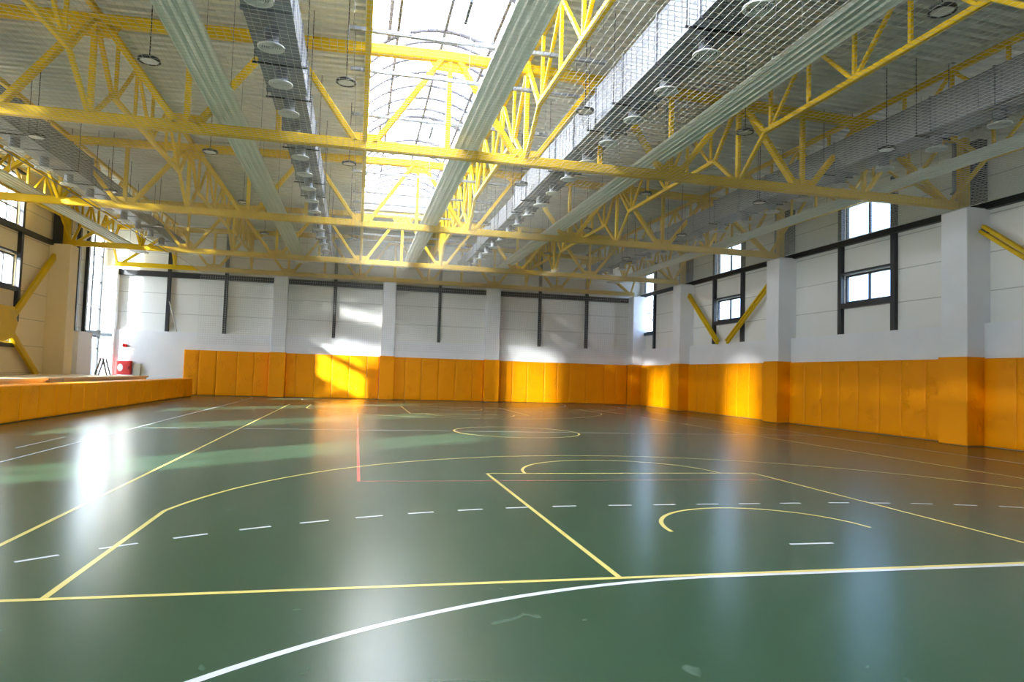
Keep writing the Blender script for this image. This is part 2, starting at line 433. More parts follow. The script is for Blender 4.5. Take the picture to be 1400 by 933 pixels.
# tall glazing with a door at its foot
y0, y1, z0, z1 = LTALL
e = window(XL - .12, y0, y1, z0, z1, 'tall bright glazing filling the far left corner', 1, (2.42, 4.55, 6.0, 7.4), 1, .05, False)
for z, nm in ((3.1, 0),):
    MB().box(XL - .16, XL - .02, y0, y1, z - .1, z + .1).build('transom', 'dark_frame', e)
m_ = MB(); m_.box(XL - .02, XL + .75, 33.5, 35.3, 3.22, 3.30); m_.box(XL - .02, XL + .75, 33.5, 33.56, 3.05, 3.22); m_.box(XL - .02, XL + .75, 35.24, 35.3, 3.05, 3.22)
m_.build('door_canopy', 'canopy_grey', e)
d = thing('door_1', 'glazed grey door at the foot of the tall corner glazing', 'door', (XL, 34.3, .0), kind='structure')
m_ = MB()
for (a, b_, c_, d_) in ((33.75, 33.85, .05, 2.35), (34.75, 34.9, .05, 2.35), (33.85, 34.75, 2.23, 2.35), (33.85, 34.75, .05, .25)):
    m_.box(XL - .1, XL + .02, a, b_, c_, d_)
m_.build('door_frame', 'canopy_grey', d)
MB().box(XL - .045, XL - .035, 33.86, 34.74, .26, 2.22).build('pane', 'glass', d)
MB().tube([(XL + .06, 34.6, .9), (XL + .06, 34.6, 1.5)], .018, 8).build('door_handle', 'aluminium', d)

# columns
def column(x0, x1, y0, y1, z1, label, mt='white_paint', z0=0.):
    m_ = MB(); m_.cbox(x0, x1, y0, y1, z0, z1, .012)
    return tag(m_.build('column', mt), label, 'column', kind='structure')
RCOL = [2.4, 11.4, 20.45, 29.4]
for k, y in enumerate(RCOL):
    column(12.5, XR + .3, y - .45, y + .45, 6.93, 'white concrete column on the right wall, %s from the front' % ORD[k])
column(12.45, XR + .3, 35.3, YB + .3, 6.93, 'white concrete column in the far right corner')
for k, y in enumerate(RCOL):
    column(XL - .1, -17.35, y - .45, y + .45, 6.93, 'cream concrete column on the left wall, %s from the front' % ORD[k], 'cream_wall')
column(XL - .1, -17.55, 35.78, YB + .3, 6.93, 'white concrete column in the far left corner')
BCOL = [(-9.36, -8.6), (-3.22, -2.47), (3.03, 3.84)]
for k, (a, b_) in enumerate(BCOL):
    column(a, b_, 35.5, YB + .3, 6.93, 'white concrete column on the back wall, %s from the left' % ORD[k])

# steel posts with a downpipe standing on the side columns up to the roof
def steel_post(x, y, sgn, label):
    e = thing('steel_post', label, 'steel post', (x, y, 6.93), 'steel posts on the wall columns')
    MB().box(x - .12, x + .12, y - .12, y + .12, 6.93, 9.1).build('post', 'yellow_steel', e)
    MB().box(*sorted((x + sgn * .14, x + sgn * .42)), y - .42, y + .2, 6.95, 9.0).build('cover_box', 'dark_frame', e)
    MB().tube([(x - sgn * .02, y + .3, 6.95), (x - sgn * .02, y + .3, 9.2)], .06, 10).build('downpipe', 'galvanised', e)
    for z in (7.5, 8.3): MB().box(x - sgn * .02 - .075, x - sgn * .02 + .075, y + .225, y + .375, z, z + .05).build('pipe_clamp', 'dark_frame', e)
for k, y in enumerate(RCOL): steel_post(12.85, y, 1, 'steel post and downpipe above the %s right wall column' % ORD[k])
for k, y in enumerate(RCOL[1:]): steel_post(-17.7, y, -1, 'steel post and downpipe above the %s left wall column' % ORD[k + 1])

# ------------------------------------------------------------------ cross trusses
YS = 'yellow_steel'
def topz(x): return 9.52 - .028 * abs(x - XC)
def cross_truss(y, label):
    e = thing('roof_truss', label, 'roof truss', (XC, y, 6.95), 'yellow cross trusses of the roof')
    xa, xb = -17.6, 12.55
    MB().bar((xa, y, 7.07), (xb, y, 7.07), .20, .25).build('bottom_chord', YS, e)
    for p, q in (((xa, y, topz(xa)), (XC, y, topz(XC))), ((XC, y, topz(XC)), (xb, y, topz(xb)))):
        MB().bar(p, q, .22, .26).build('top_chord', YS, e)
    T = [XC + 4 * k for k in (-3, -2, -1, 0, 1, 2, 3)]; Bn = [XC + 4 * k + 2 for k in (-4, -3, -2, -1, 0, 1, 2, 3)]
    Bn[0] = xa + .15; Bn[-1] = xb - .15
    for i, x in enumerate(T):
        for s_, bx in ((-1, Bn[i]), (1, Bn[i + 1])):
            p = Vector((x + s_ * .22, y, topz(x) - .10)); q = Vector((bx - s_ * .22, y, 7.14))
            MB().bar(p, q, .13, .20, (0, 1, 0)).build('web_diagonal', YS, e)
        MB().bar((x, y, 7.18), (x, y, topz(x) - .1), .12, .12).build('web_vertical', YS, e)
        g = MB(); z = topz(x) - .10
        g.prism([(x - .55, z), (x + .55, z), (x + .38, z - .28), (x - .38, z - .28)], 1, y - .012, y + .012); g.build('gusset_plate', YS, e)
    for x in Bn[1:-1]:
        MB().bar((x, y, 7.18), (x, y, topz(x) - .1), .12, .12).build('web_vertical', YS, e)
        g = MB(); z = 7.17
        g.prism([(x - .45, z), (x + .45, z), (x + .3, z + .2), (x - .3, z + .2)], 1, y - .012, y + .012); g.build('gusset_plate', YS, e)
    for x in (SK0, SK1):                                   # bolted splice flanges at the skylight edges
        m_ = MB(); z = topz(x)
        m_.box(x - .03, x + .03, y - .17, y + .17, z - .24, z + .2)
        for dy in (-.13, .13):
            for dz in (-.18, -.06, .06): m_.box(x - .06, x + .06, y + dy - .022, y + dy + .022, z + dz - .022, z + dz + .022)
        m_.build('splice_flange', YS, e)
    return e
for y, nm in zip(TY[1:], ('nearest the front', 'second from the front', 'third from the front, at the end of the skylight', 'resting along the back wall')):
    cross_truss(y, 'yellow steel truss across the hall, ' + nm)

# lengthwise trusses between the cross trusses
LX = [(XC - 14.9, 'beside the left wall'), (XC - 12, 'over the far left duct'), (XC - 8, 'midway across the left roof slope'), (XC - 2, 'along the left skylight edge'),
      (XC + 2, 'along the right skylight edge'), (XC + 8, 'midway across the right roof slope'), (XC + 12, 'over the far right duct'), (XC + 14.9, 'beside the right wall')]
BAY = ['in the nearest bay', 'in the second bay', 'in the third bay', 'in the bay by the back wall']
def length_truss(x, ya, yb, label):
    e = thing('lengthwise_truss', label, 'roof truss', (x, ya, 8.0), 'yellow lengthwise trusses of the roof')
    zt = roof_z(x) - .12; L = yb - ya; n = 6; st = L / n; zb = 8.07
    MB().bar((x, ya + .02, zt), (x, yb - .02, zt), .13, .14).build('top_chord', YS, e)
    MB().bar((x, ya + st * .85, zb), (x, yb - st * .85, zb), .12, .12).build('bottom_chord', YS, e)
    MB().bar((x, ya + .12, zt - .28), (x, ya + st * .85, zb), .10, .11).build('end_diagonal', YS, e)
    MB().bar((x, yb - .12, zt - .28), (x, yb - st * .85, zb), .10, .11).build('end_diagonal', YS, e)
    MB().bar((x, ya + st * .85, zb), (x, ya + .12, 7.16), .10, .10).build('knee_brace', YS, e)
    MB().bar((x, yb - st * .85, zb), (x, yb - .12, 7.16), .10, .10).build('knee_brace', YS, e)
    for k in range(1, n):
        y = ya + st * k
        MB().bar((x, y, zb), (x, y, zt - .05), .08, .08).build('web_vertical', YS, e)
        if k < n - 0 and k > 0 and k < n:
            if k % 2 == 1 and k + 1 < n:
                MB().bar((x, y + .06, zb + .03), (x, y + st - .06, zt - .06), .08, .08).build('web_diagonal', YS, e)
            elif k % 2 == 0 and k + 1 < n:
                MB().bar((x, y + .06, zt - .06), (x, y + st - .06, zb + .03), .08, .08).build('web_diagonal', YS, e)
    return e
for x, nm in LX:
    for k in range(4):
        length_truss(x, TY[k], TY[k + 1], 'yellow lengthwise truss %s, %s' % (nm, BAY[k]))

# wall braces
def brace(p, q, sgn, label, gusset=None):
    e = thing('wall_brace', label, 'brace', p, 'yellow diagonal wall braces')
    p, q = Vector(p), Vector(q); d = (q - p).normalized(); nrm = Vector((0, -d.z, d.y))
    for s_ in (-1, 1):
        MB().bar(p + nrm * .075 * s_, q + nrm * .075 * s_, .14, .10, nrm).build('brace_channel', YS, e)
    m_ = MB(); m_.bar(p + d * .02 , p + d * .25, .10, .16, nrm); m_.build('end_plate', 'dark_frame', e)
    return e
bx = 12.98
brace((bx, 28.9, 6.3), (bx, 25.75, 3.6), 1, 'yellow brace sloping down from the third right column to the dado')
brace((bx, 20.95, 6.3), (bx, 24.9, 3.6), 1, 'yellow brace sloping down from the second right column, crossing the window upright')
brace((bx, 10.9, 6.3), (bx, 7.3, 3.6), 1, 'yellow brace sloping down in front of the nearest right column')
lx = XL + .22
e = thing('wall_bracing', 'yellow X shaped bracing with a broad gusset plate on the left wall', 'brace', (lx, 24.9, 3.0))
for p, q in (((28.95, 6.35), (25.1, 3.0)), ((27.9, 1.06), (25.4, 2.75)), ((20.9, 6.35), (24.4, 3.0)), ((21.9, 1.06), (24.2, 2.75))):
    p, q = Vector((lx, *p)), Vector((lx, *q)); d = (q - p).normalized(); nrm = Vector((0, -d.z, d.y))
    m_ = MB()
    for s_ in (-1, 1): m_.bar(p + nrm * .072 * s_, q + nrm * .072 * s_, .14, .145, nrm)
    arm = m_.build('brace_arm', YS, e)
    MB().bar(p + d * .02, p + d * .25, .10, .16, nrm).build('end_plate', 'dark_frame', arm)
m_ = MB(); m_.prism([(24.0, 2.6), (24.7, 2.35), (25.5, 2.55), (25.75, 3.1), (25.4, 3.75), (24.3, 3.75), (23.8, 3.2)], 0, lx - .1, lx + .1)
m_.build('gusset_plate', YS, e)

# ------------------------------------------------------------------ skylight
sk = thing('skylight', 'long barrel vaulted skylight glowing white along the roof ridge', 'skylight', (XC, 11, 9.8), kind='structure')
m_ = MB()
m_.box(SK0 - .10, SK0, SKY0, SKY1, 9.72, 10.12); m_.box(SK1, SK1 + .10, SKY0, SKY1, 9.72, 10.12)
m_.box(SK0 - .1, SK1 + .1, SKY0 - .1, SKY0, 9.72, 10.12); m_.box(SK0 - .1, SK1 + .1, SKY1, SKY1 + .1, 9.72, 10.12)
m_.build('skylight_curb', 'white_paint', sk)
RISE = .85; HALF = 2.0; RAD = (HALF * HALF + RISE * RISE) / (2 * RISE); ZV = 10.10
AM = math.asin(HALF / RAD)
def vault(t, y, dr=0.):
    a = -AM + 2 * AM * t
    return (XC + (RAD + dr) * math.sin(a), y, ZV + RISE - RAD + (RAD + dr) * math.cos(a))
HATCH = [(10.2, 12.8), (19.2, 21.8)]
def vault_sheet(y0, y1, t0=0., t1=1., n=16):
    m_ = MB(); v = []
    for i in range(n + 1):
        t = t0 + (t1 - t0) * i / n
        v += [vault(t, y0), vault(t, y1)]
    return m_.add(v, [(2 * i, 2 * i + 1, 2 * i + 3, 2 * i + 2) for i in range(n)], 0, True)
segs = []; y = SKY0
for a, b_ in HATCH + [(SKY1, SKY1)]:
    segs.append((y, a)); y = b_
for a, b_ in segs: vault_sheet(a, b_).build('glazing_panel', 'polycarbonate', sk, False)
for a, b_ in HATCH:
    vault_sheet(a, b_, 0, .14, 4).build('glazing_panel', 'polycarbonate', sk, False)
    vault_sheet(a, b_, .86, 1, 4).build('glazing_panel', 'polycarbonate', sk, False)
    h = vault_sheet(a, b_, .14, .86).build('vent_hatch', 'clear_polycarbonate', sk, False)
    f_ = MB()
    for yy in (a, b_): f_.tube([vault(.02 + .96 * i / 20, yy, -.05) for i in range(21)], .075, 8)
    for t in (.14, .86): f_.bar(vault(t, a, -.04), vault(t, b_, -.04), .10, .14)
    f_.build('hatch_frame', 'arch_metal', h)
    g = MB(); g.bar(vault(.6, (a + b_) / 2 - .5, -.08), vault(.6, (a + b_) / 2 + .4, -.2), .08, .08); g.build('hatch_motor', 'dark_frame', h)
y = SKY0 + .5
while y < SKY1:
    if not any(a - .05 < y < b_ + .05 for a, b_ in HATCH):
        MB().tube([vault(i / 20, y, -.04) for i in range(21)], .05, 6).build('skylight_arch', 'arch_metal', sk)
    y += 1.0
for t in (.2, .5, .8):
    MB().bar(vault(t, SKY0, -.05), vault(t, SKY1, -.05), .085, .08).build('skylight_bar', 'arch_metal', sk)
gv = [vault(i / 16, SKY1 - .01) for i in range(17)]
MB().add(gv + [(SK1, SKY1 - .01, 10.05), (SK0, SKY1 - .01, 10.05)], [tuple(range(19))]).build('gable_pane', 'polycarbonate', sk, False)

# grey rails hung under the skylight
def hung_rail(y, label):
    e = thing('hanging_rail', label, 'rail', (XC, y, 8.7), 'grey rails under the skylight')
    m_ = MB(); m_.box(-5.0, .62, y - .04, y + .04, 8.69, 8.71); m_.box(-5.0, .62, y - .045, y - .025, 8.71, 8.77); m_.box(-5.0, .62, y + .025, y + .045, 8.71, 8.77)
    m_.build('rail', 'rail_grey', e)
    for x in (-4.92, .56): MB().tube([(x, y, 8.77), (x, y, roof_z(x))], .008, 5).build('hanger_wire', 'rail_grey', e)
for k, y in enumerate([9.0, 10.95, 13.85, 16.9, 19.4, 22.2, 23.9, 25.8, 27.8, 30.65, 32.3]):
    hung_rail(y, 'thin grey rail hung across under the skylight, %s from the front' % ORD[k])

# ------------------------------------------------------------------ radiant panels
def radiant(xc, label, z=7.42, w=.64):
    y0, y1 = -2.0, 33.6
    e = thing('radiant_panel', label, 'radiant panel', (xc, y0, z), 'long ribbed radiant heating panels')
    prof = [(-w / 2, z + .06), (-w / 2, z - .02)]
    n = 4; p = w / n
    for i in range(n):
        a = -w / 2 + i * p
        prof += [(a + .015, z - .02), (a + .03, z + .012), (a + p * .5, z + .022), (a + p - .03, z + .012), (a + p - .015, z - .02)]
    prof += [(w / 2, z - .02), (w / 2, z + .06)]
    m_ = MB(); m_.prism([(xc + a, b_) for a, b_ in prof], 1, y0, y1)
    m_.build('panel_body', 'panel_white', e)
    y = 1.0
    while y < y1:
        MB().box(xc - w / 2 - .015, xc + w / 2 + .015, y - .03, y + .03, z + .061, z + .10).build('cross_bracket', 'panel_white', e)
        for s_ in (-1, 1): MB().tube([(xc + s_ * w * .42, y, z + .1), (xc + s_ * w * .42, y, roof_z(xc))], .006, 4).build('hanger_rod', 'rail_grey', e)
        y += 4.5
    return e
for x, nm in ((-15.75, 'beside the left wall'), (-7.7, 'left of the skylight'), (-2.05, 'under the skylight'), (2.87, 'right of the skylight'), (10.3, 'beside the right wall')):
    radiant(x, 'long ribbed white radiant panel hung under the roof ' + nm)

# ------------------------------------------------------------------ air ducts
def diffuser_meshes():
    a = MB(); a.lathe([(.13, .36), (.13, .06), (.16, .03)], 0, 0, 20)
    ring = MB()
    ring.lathe([(.16, .03), (.235, .025), (.235, 0), (.205, .0), (.19, .02)], 0, 0, 28)
    for r in (.165, .13, .095, .06): ring.lathe([(r + .012, .03), (r + .008, .0), (r - .012, .012), (r + .0, .03)], 0, 0, 28)
    ring.lathe([(.035, .01), (.0, .0)], 0, 0, 20)
    return a.mesh('diffuser_neck', 'galvanised'), ring.mesh('diffuser', 'diffuser_white')
DN, DR = diffuser_meshes()
def duct(xc, steps, dys, label, zb=7.68, ydif0=0):
    e = thing('air_duct', label, 'air duct', (xc, 0, zb), 'galvanised air ducts under the roof')
    for (ya, yb, w, h) in steps:
        n = max(1, round((yb - ya) / 1.65)); L = (yb - ya) / n
        for i in range(n):
            y0, y1 = ya + i * L, ya + (i + 1) * L
            m_ = MB(); m_.box(xc - w / 2, xc + w / 2, y0, y1, zb, zb + h)
            k = 6                                          # pressed stiffening ribs on the sides
            for j in range(k):
                yy = y0 + (j + .5) * L / k
                for s_ in (-1, 1):
                    xo = xc + s_ * w / 2
                    a_, b_ = sorted((xo, xo + s_ * .008)); m_.box(a_, b_, yy - .03, yy + .03, zb + .03, zb + h - .03)
            m_.build('duct_section', 'galvanised', e)
            f_ = MB()
            f_.box(xc - w / 2 - .03, xc + w / 2 + .03, y1 - .02, y1 + .02, zb - .03, zb); f_.box(xc - w / 2 - .03, xc + w / 2 + .03, y1 - .02, y1 + .02, zb + h, zb + h + .03)
            f_.box(xc - w / 2 - .03, xc - w / 2, y1 - .02, y1 + .02, zb, zb + h); f_.box(xc + w / 2, xc + w / 2 + .03, y1 - .02, y1 + .02, zb, zb + h)
            f_.build('flange', 'galvanised', e)
            if i % 2 == 0:
                s2 = MB(); s2.box(xc - w / 2 - .12, xc + w / 2 + .12, y0 + .3, y0 + .34, zb - .035, zb - .0)
                for s_ in (-1, 1): s2.tube([(xc + s_ * (w / 2 + .09), y0 + .32, zb - .03), (xc + s_ * (w / 2 + .09), y0 + .32, roof_z(xc))], .010, 5)
                s2.build('support_bracket', 'dark_frame', e)
    for y in dys:
        d_ = bpy.data.objects.new('diffuser', DR); C.objects.link(d_); d_.parent = e; d_.location = (0, y, -.34)
        g = bpy.data.objects.new('diffuser_neck', DN); C.objects.link(g); g.parent = d_
    return e
ys = lambda a, st, n: [a + st * k for k in range(n)]
duct(-6.3, [(-2, 10.2, .82, .70), (10.2, 19, .74, .66), (19, 27, .62, .55), (27, 34, .5, .45)], ys(2.5, 1.62, 19), 'galvanised air duct with round diffusers, left of the skylight')
duct(1.2, [(-2, 10.03, .84, .92), (10.03, 18.8, .80, .86), (18.8, 27, .66, .66), (27, 34, .5, .5)], ys(2.26, 1.6, 19), 'galvanised air duct with round diffusers, right of the skylight')
duct(8.75, [(-2, 18, .76, .80), (18, 27, .62, .65), (27, 34, .5, .5)], ys(4.9, 1.66, 17), 'galvanised air duct with round diffusers near the right wall')
duct(-13.9, [(-2, 20, .76, .80), (20, 27, .62, .65), (27, 34, .5, .5)], ys(4.8, 1.8, 15), 'galvanised air duct with round diffusers near the left wall')

# ------------------------------------------------------------------ hanging lamps
def make_lamp(z, x, y, label):
    e = thing('hanging_lamp', label, 'lamp', (x, y, z), 'round hanging lamps')
    m_ = MB(); m_.lathe([(.05, .12), (.10, .09), (.215, .055), (.22, .0), (.18, -.005), (.175, .012)], x, y, 24)
    m_.v = [(a, b_, c_ + z) for a, b_, c_ in m_.v]; m_.build('lamp_housing', 'lamp_dark', e)
    l_ = MB(); l_.lathe([(.176, .008), (.1, .004), (.0, .004)], x, y, 24); l_.v = [(a, b_, c_ + z) for a, b_, c_ in l_.v]; l_.build('lamp_lens', 'lens', e)
    MB().tube([(x, y, z + .1), (x, y, roof_z(x))], .012, 5).build('cord', 'lamp_dark', e)
rows = [(-13.05, 7.5, 'in the far left row', [8.5, 14.8, 20.4, 26.2]), (-9.03, 7.9, 'left of the left radiant panel', [4.0, 9.95, 16.0, 22.1, 28.2]),
        (-5.05, 7.9, 'at the left skylight edge', [4.0, 9.85, 15.85, 21.9, 28.2]), (.45, 7.9, 'beside the right skylight duct', [4.0, 9.85, 16.3, 22.6, 28.2]),
        (4.72, 7.9, 'in the row right of the radiant panel', [4.0, 9.95, 16.05, 22.1, 28.2]), (8.05, 7.5, 'beside the far right duct', [4.0, 9.0, 14.5, 20.0, 25.8])]
for x, z, nm, yl in rows:
    for k, y in enumerate(yl): make_lamp(z, x, y, 'round hanging lamp %s, %s from the front' % (nm, ORD[k]))

# ------------------------------------------------------------------ nets
def net_mesh(us, vs, f, r, un, vn):
    """lines at constant u (running over vn) and at constant v (running over un)"""
    mb = MB()
    def strip(pts):
        n = 3; o = len(mb.v); P = [Vector(p) for p in pts]
        d = (P[-1] - P[0]).normalized(); up = Vector((0, 0, 1)) if abs(d.z) < .9 else Vector((0, 1, 0)); a = d.cross(up).normalized(); b_ = a.cross(d)
        for p in P:
            for k in range(n): mb.v.append(tuple(p + a * (r * math.cos(2 * PI * k / n)) + b_ * (r * math.sin(2 * PI * k / n))))
        for i in range(len(P) - 1):
            for k in range(n):
                mb.f.append((o + i * n + k, o + i * n + (k + 1) % n, o + (i + 1) * n + (k + 1) % n, o + (i + 1) * n + k)); mb.mi.append(0); mb.sm.append(False)
    for u in us: strip([f(u, v) for v in vn])
    for v in vs: strip([f(u, v) for u in un])
    return mb
fr = lambda a, b_, st: [a + (b_ - a) * i / round((b_ - a) / st) for i in range(round((b_ - a) / st) + 1)]
NX0, NX1, NY0, NY1 = -13.2, 12.4, -2.0, 35.2
def sag(x, y): return (x, y, 6.88 - .05 * math.sin(PI * ((x - NX0) % 3.2) / 3.2) * math.sin(PI * ((y - 2.4) % 9.0) / 9.0))
ms = .125
e = thing('ceiling_net', 'white mesh net stretched flat under the whole roof structure', 'net', (0, 0, 6.88))
net_mesh(fr(NX0, NX1, ms), fr(NY0, NY1, ms), sag, .0036, fr(NX0, NX1, 1.6), fr(NY0, NY1, 1.5)).build('mesh', 'net_white', e, False)
for x in (NX0, NX1): MB().tube([(x, NY0, 6.88), (x, NY1, 6.88)], .012, 6).build('border_rope', 'net_white', e)
e = thing('wall_net', 'white mesh net hanging in front of the back wall', 'net', (0, 35.3, 3.0))
fb = lambda u, v: (u, 35.28 + .03 * math.sin(u * 1.3), v)
net_mesh(fr(-13.2, 12.3, ms), fr(2.9, 6.85, ms), fb, .0045, fr(-13.2, 12.3, 1.0), fr(2.9, 6.85, 1.0)).build('mesh', 'net_white', e, False)
tag(MB().tube([(-14.93, 36.04, 5.2), (-14.45, 36.04, 3.52)], .02, 6).build('rope', 'net_white'), 'thin white rope slanting down the back wall left of the net', 'rope')
tag(MB().tube([(-13.5, 11.4, 6.931), (-13.5, 29.5, 6.931)], .015, 6).build('steel_cable', 'rail_grey'), 'thin steel cable stretched lengthwise above the gallery edge', 'cable')

# ------------------------------------------------------------------ wall pads
def pad_mesh(w, h, d, seed, cap=None):
    """padded panel: width along local x, front towards -y, back at y=0; cap = depth of a padded top (for the low wall)"""
    prof = [(0, .015)] if cap is None else [(-.0, .015)]
    rr = .028
    def rc(cx, cz, a0, a1): return [(cx + rr * math.cos(math.radians(a)), cz + rr * math.sin(math.radians(a))) for a in (a0, (a0 + a1) / 2, a1)]
    pts = [(0, .015)] + rc(-d + rr, .015 + rr, 270, 180)
    n = 10
    for i in range(1, n): pts.append((-d, .015 + rr + (h - .015 - 2 * rr) * i / n))
    pts += rc(-d + rr, h - rr, 180, 90)
    if cap:
        for i in range(1, 6): pts.append((-d + rr + (cap + d - 2 * rr) * i / 6, h))
        pts += rc(cap - rr, h - rr, 90, 0); pts += [(cap, h - .2), (cap, h - .5), (cap, .1)]
    else: pts.append((0, h))
    nx = 10; v = []
    ts = [-.5, -.488, -.46, -.38, -.25, -.1, .1, .25, .38, .46, .488, .5]
    ff = []
    cy, cz = (-d / 2 if not cap else 0), h / 2
    for (y, z) in pts:
        for t in ts:
            e_ = 1 - (max(0, abs(t) - .44) / .06) ** 2
            x = t * w
            dep = .018 * (1 - e_)
            nz = noise.noise(Vector((x * 2.3 + seed * 7.1, z * 1.7 + y * 1.7, seed * 3.3)))
            nz2 = noise.noise(Vector((x * 6 + seed, z * 4 + y * 4, seed * 1.7)))
            off = dep - .010 * nz - .004 * nz2
            yy, zz = y, z
            if cap and z > h - .01: zz = z - off * .9
            elif y < -d + .02: yy = y + off
            v.append((x, yy, zz))
    m = len(ts)
    f = [(i * m + k, i * m + k + 1, (i + 1) * m + k + 1, (i + 1) * m + k) for i in range(len(pts) - 1) for k in range(m - 1)]
    mb = MB(); mb.add(v, f, 0, True)
    L_ = len(pts)
    mb.add([v[i * m] for i in range(L_)], [tuple(range(L_))]); mb.add([v[i * m + m - 1] for i in range(L_)], [tuple(range(L_ - 1, -1, -1))])
    return mb.mesh('wall_pad', 'orange_vinyl')
PADS = {}
def pad(w, h, d, x, y, rz, label, group, cap=None, name='wall_pad', z=0):
    key = (round(w, 2), round(h, 2), d, cap, random.randrange(5))
    if key not in PADS: PADS[key] = pad_mesh(key[0], key[1], d, random.random() * 50, cap)
    o = bpy.data.objects.new(name, PADS[key]); C.objects.link(o); o.location = (x, y, z); o.rotation_euler = (0, 0, rz)
    return tag(o, label, 'wall pad', group)
GAP = .012
# right wall
for bi, (ya, yb, nm) in enumerate(((2.9, 10.9, 'before the nearest full column'), (11.95, 19.95, 'between the two nearest columns'), (20.95, 28.9, 'between the second and third columns'), (29.9, 35.22, 'beside the far corner'))):
    n = round((yb - ya) / 1.02); L = (yb - ya) / n
    for k in range(n):
        if ya + (k + .5) * L < 7.0: continue
        yc = ya + (k + .5) * L
        pad(L - GAP, 2.53, .1, XR - .0, yc, -PI / 2, 'orange right wall pad %s, %s from the %s' % (nm, ORD[k if bi else n - 1 - k], 'near end' if bi else 'column'), 'orange pads on the right wall')
# back wall
edges = [-13.98, -13.2, -12.27, -11.18, -10.28, -9.42]
runs = [edges, [-8.54, -8.0, -6.96, -5.99, -5.01, -3.98, -3.28], [-2.41, -1.76, -.78, .25, 1.25, 2.3, 2.97], [3.9, 4.8, 5.75, 6.85, 7.7, 8.5, 9.6, 10.8, 11.6, 12.35]]
nmr = ['left of the first column', 'between the first and second columns', 'between the second and third columns', 'right of the third column']
for r_, nm in zip(runs, nmr):
    for k in range(len(r_) - 1):
        a, b_ = r_[k], r_[k + 1]
        pad(b_ - a - GAP, 2.53, .1, (a + b_) / 2, YB, 0, 'orange back wall pad %s, %s from the left' % (nm, ORD[k]), 'orange pads on the back wall')
# columns: wrapped pads
def col_pad(x0, x1, y0, y1, label, h=2.56):
    m_ = MB(); nseg = 8
    m_.cbox(x0, x1, y0, y1, .012, h, .02)
    o = m_.build('column_pad', 'orange_vinyl')
    return tag(o, label, 'column pad', 'orange pads wrapped round columns')
for k, (a, b_) in enumerate(BCOL): col_pad(a - .05, b_ + .05, 35.43, 35.97, 'orange pad wrapped round the foot of the %s back wall column' % ORD[k])
col_pad(12.37, XR - .005, 35.25, 35.97, 'orange pad wrapped round the foot of the far right corner column')
for k, y in enumerate(RCOL): 
    if k: col_pad(12.42, XR - .005, y - .5, y + .5, 'orange pad wrapped round the foot of the %s right wall column' % ORD[k - 1])
# low wall in front of the gallery
w = MB(); w.box(-13.75, -13.3, YF, 34.75, 0, .88)
tag(w.build('wall_low', ['white_paint']), 'low wall under the row of orange capped pads', 'wall', kind='structure')
LY = [14.2 + 1.085 * k for k in range(-2, 20)]; LY = [y for y in LY if y < 34.9]; LY[-1] = 34.75
for k in range(len(LY) - 1):
    a, b_ = LY[k], LY[k + 1]
    pad(b_ - a - GAP, .96, .09, -13.3, (a + b_) / 2, PI / 2, 'orange capped pad on the low left wall, %s from the near end' % ORD[k], 'orange pads over the low left wall', .5)
# gallery behind it
w = MB(); w.box(XL, -14.6, YF, 31.4, 0, 1.06); w.box(-14.62, -14.5, YF, 31.4, 1.0, 1.08, 0)
tag(w.build('gallery_floor', ['gallery']), 'raised beige gallery floor along the left wall', 'floor', kind='structure')
tag(MB().cbox(-14.56, -14.44, 20.2, 21.3, .55, 1.05, .01).build('fixing_plate', 'rail_grey'), 'grey plate fixed on the edge of the raised gallery', 'plate')

# ------------------------------------------------------------------ small things in the far left corner
lad = thing('step_ladder', 'folding metal step ladder standing by the glazed corner', 'ladder', (-17.2, 33.4, 0))
lx0, ly0 = -17.2, 33.4
for s_, nm in ((-1, 'front'), (1, 'rear')):
    for dy in (-.22, .22):
        MB().bar((lx0 + s_ * .55, ly0 + dy * 1.3, .0), (lx0 + s_ * .05, ly0 + dy, 1.85), .05, .08).build('leg', 'rail_grey', lad)
for k in range(1, 6):
    t = k / 6
    MB().box(lx0 - .55 + .5 * t - .06, lx0 - .55 + .5 * t + .06, ly0 - .27, ly0 + .27, 1.85 * t - .015, 1.85 * t + .015).build('tread', 'rail_grey', lad)
MB().box(lx0 - .14, lx0 + .14, ly0 - .22, ly0 + .22, 1.85, 1.89).build('top_step', 'red_paint', lad)
cab = thing('fire_cabinet', 'red fire hose cabinet with a white round emblem on the back wall', 'fire cabinet', (-16.95, 35.98, 1.05))
MB().cbox(-17.35, -16.6, 35.78, 35.999, 1.05, 1.8, .015).build('cabinet_body', 'red_paint', cab)
dr = MB().cbox(-17.31, -16.64, 35.755, 35.79, 1.09, 1.76, .008).build('cabinet_door', 'red_paint', cab)
em = MB()
em.prism([(-17.13 + .14 * math.cos(a * PI / 10), 1.43 + .2 * math.sin(a * PI / 10)) for a in range(20)], 1, 35.745, 35.756)
em.build('emblem', 'white_mark', dr)
MB().box(-16.72, -16.68, 35.74, 35.756, 1.35, 1.5).build('cabinet_handle', 'black_rubber', dr)
tag(MB().cbox(-16.5, -16.15, 35.85, 36.0, 1.0, 1.65, .01).build('meter_box', 'beige_box'), 'small beige box mounted beside the red fire cabinet', 'box')
al = thing('fire_alarm', 'small red alarm sounder on the wall above the fire cabinet', 'alarm', (-17.0, 35.98, 2.6))
MB().cbox(-17.1, -16.9, 35.88, 36.0, 2.55, 2.72, .01).build('alarm_base', 'red_paint', al)
m_ = MB(); m_.lathe([(.0, 0), (.05, .02), (.09, .12)], 0, 0, 14); m_.v = [(-17.0 + a, 35.88 - c_, 2.64 + b_) for a, b_, c_ in m_.v]; m_.build('alarm_horn', 'red_paint', al)

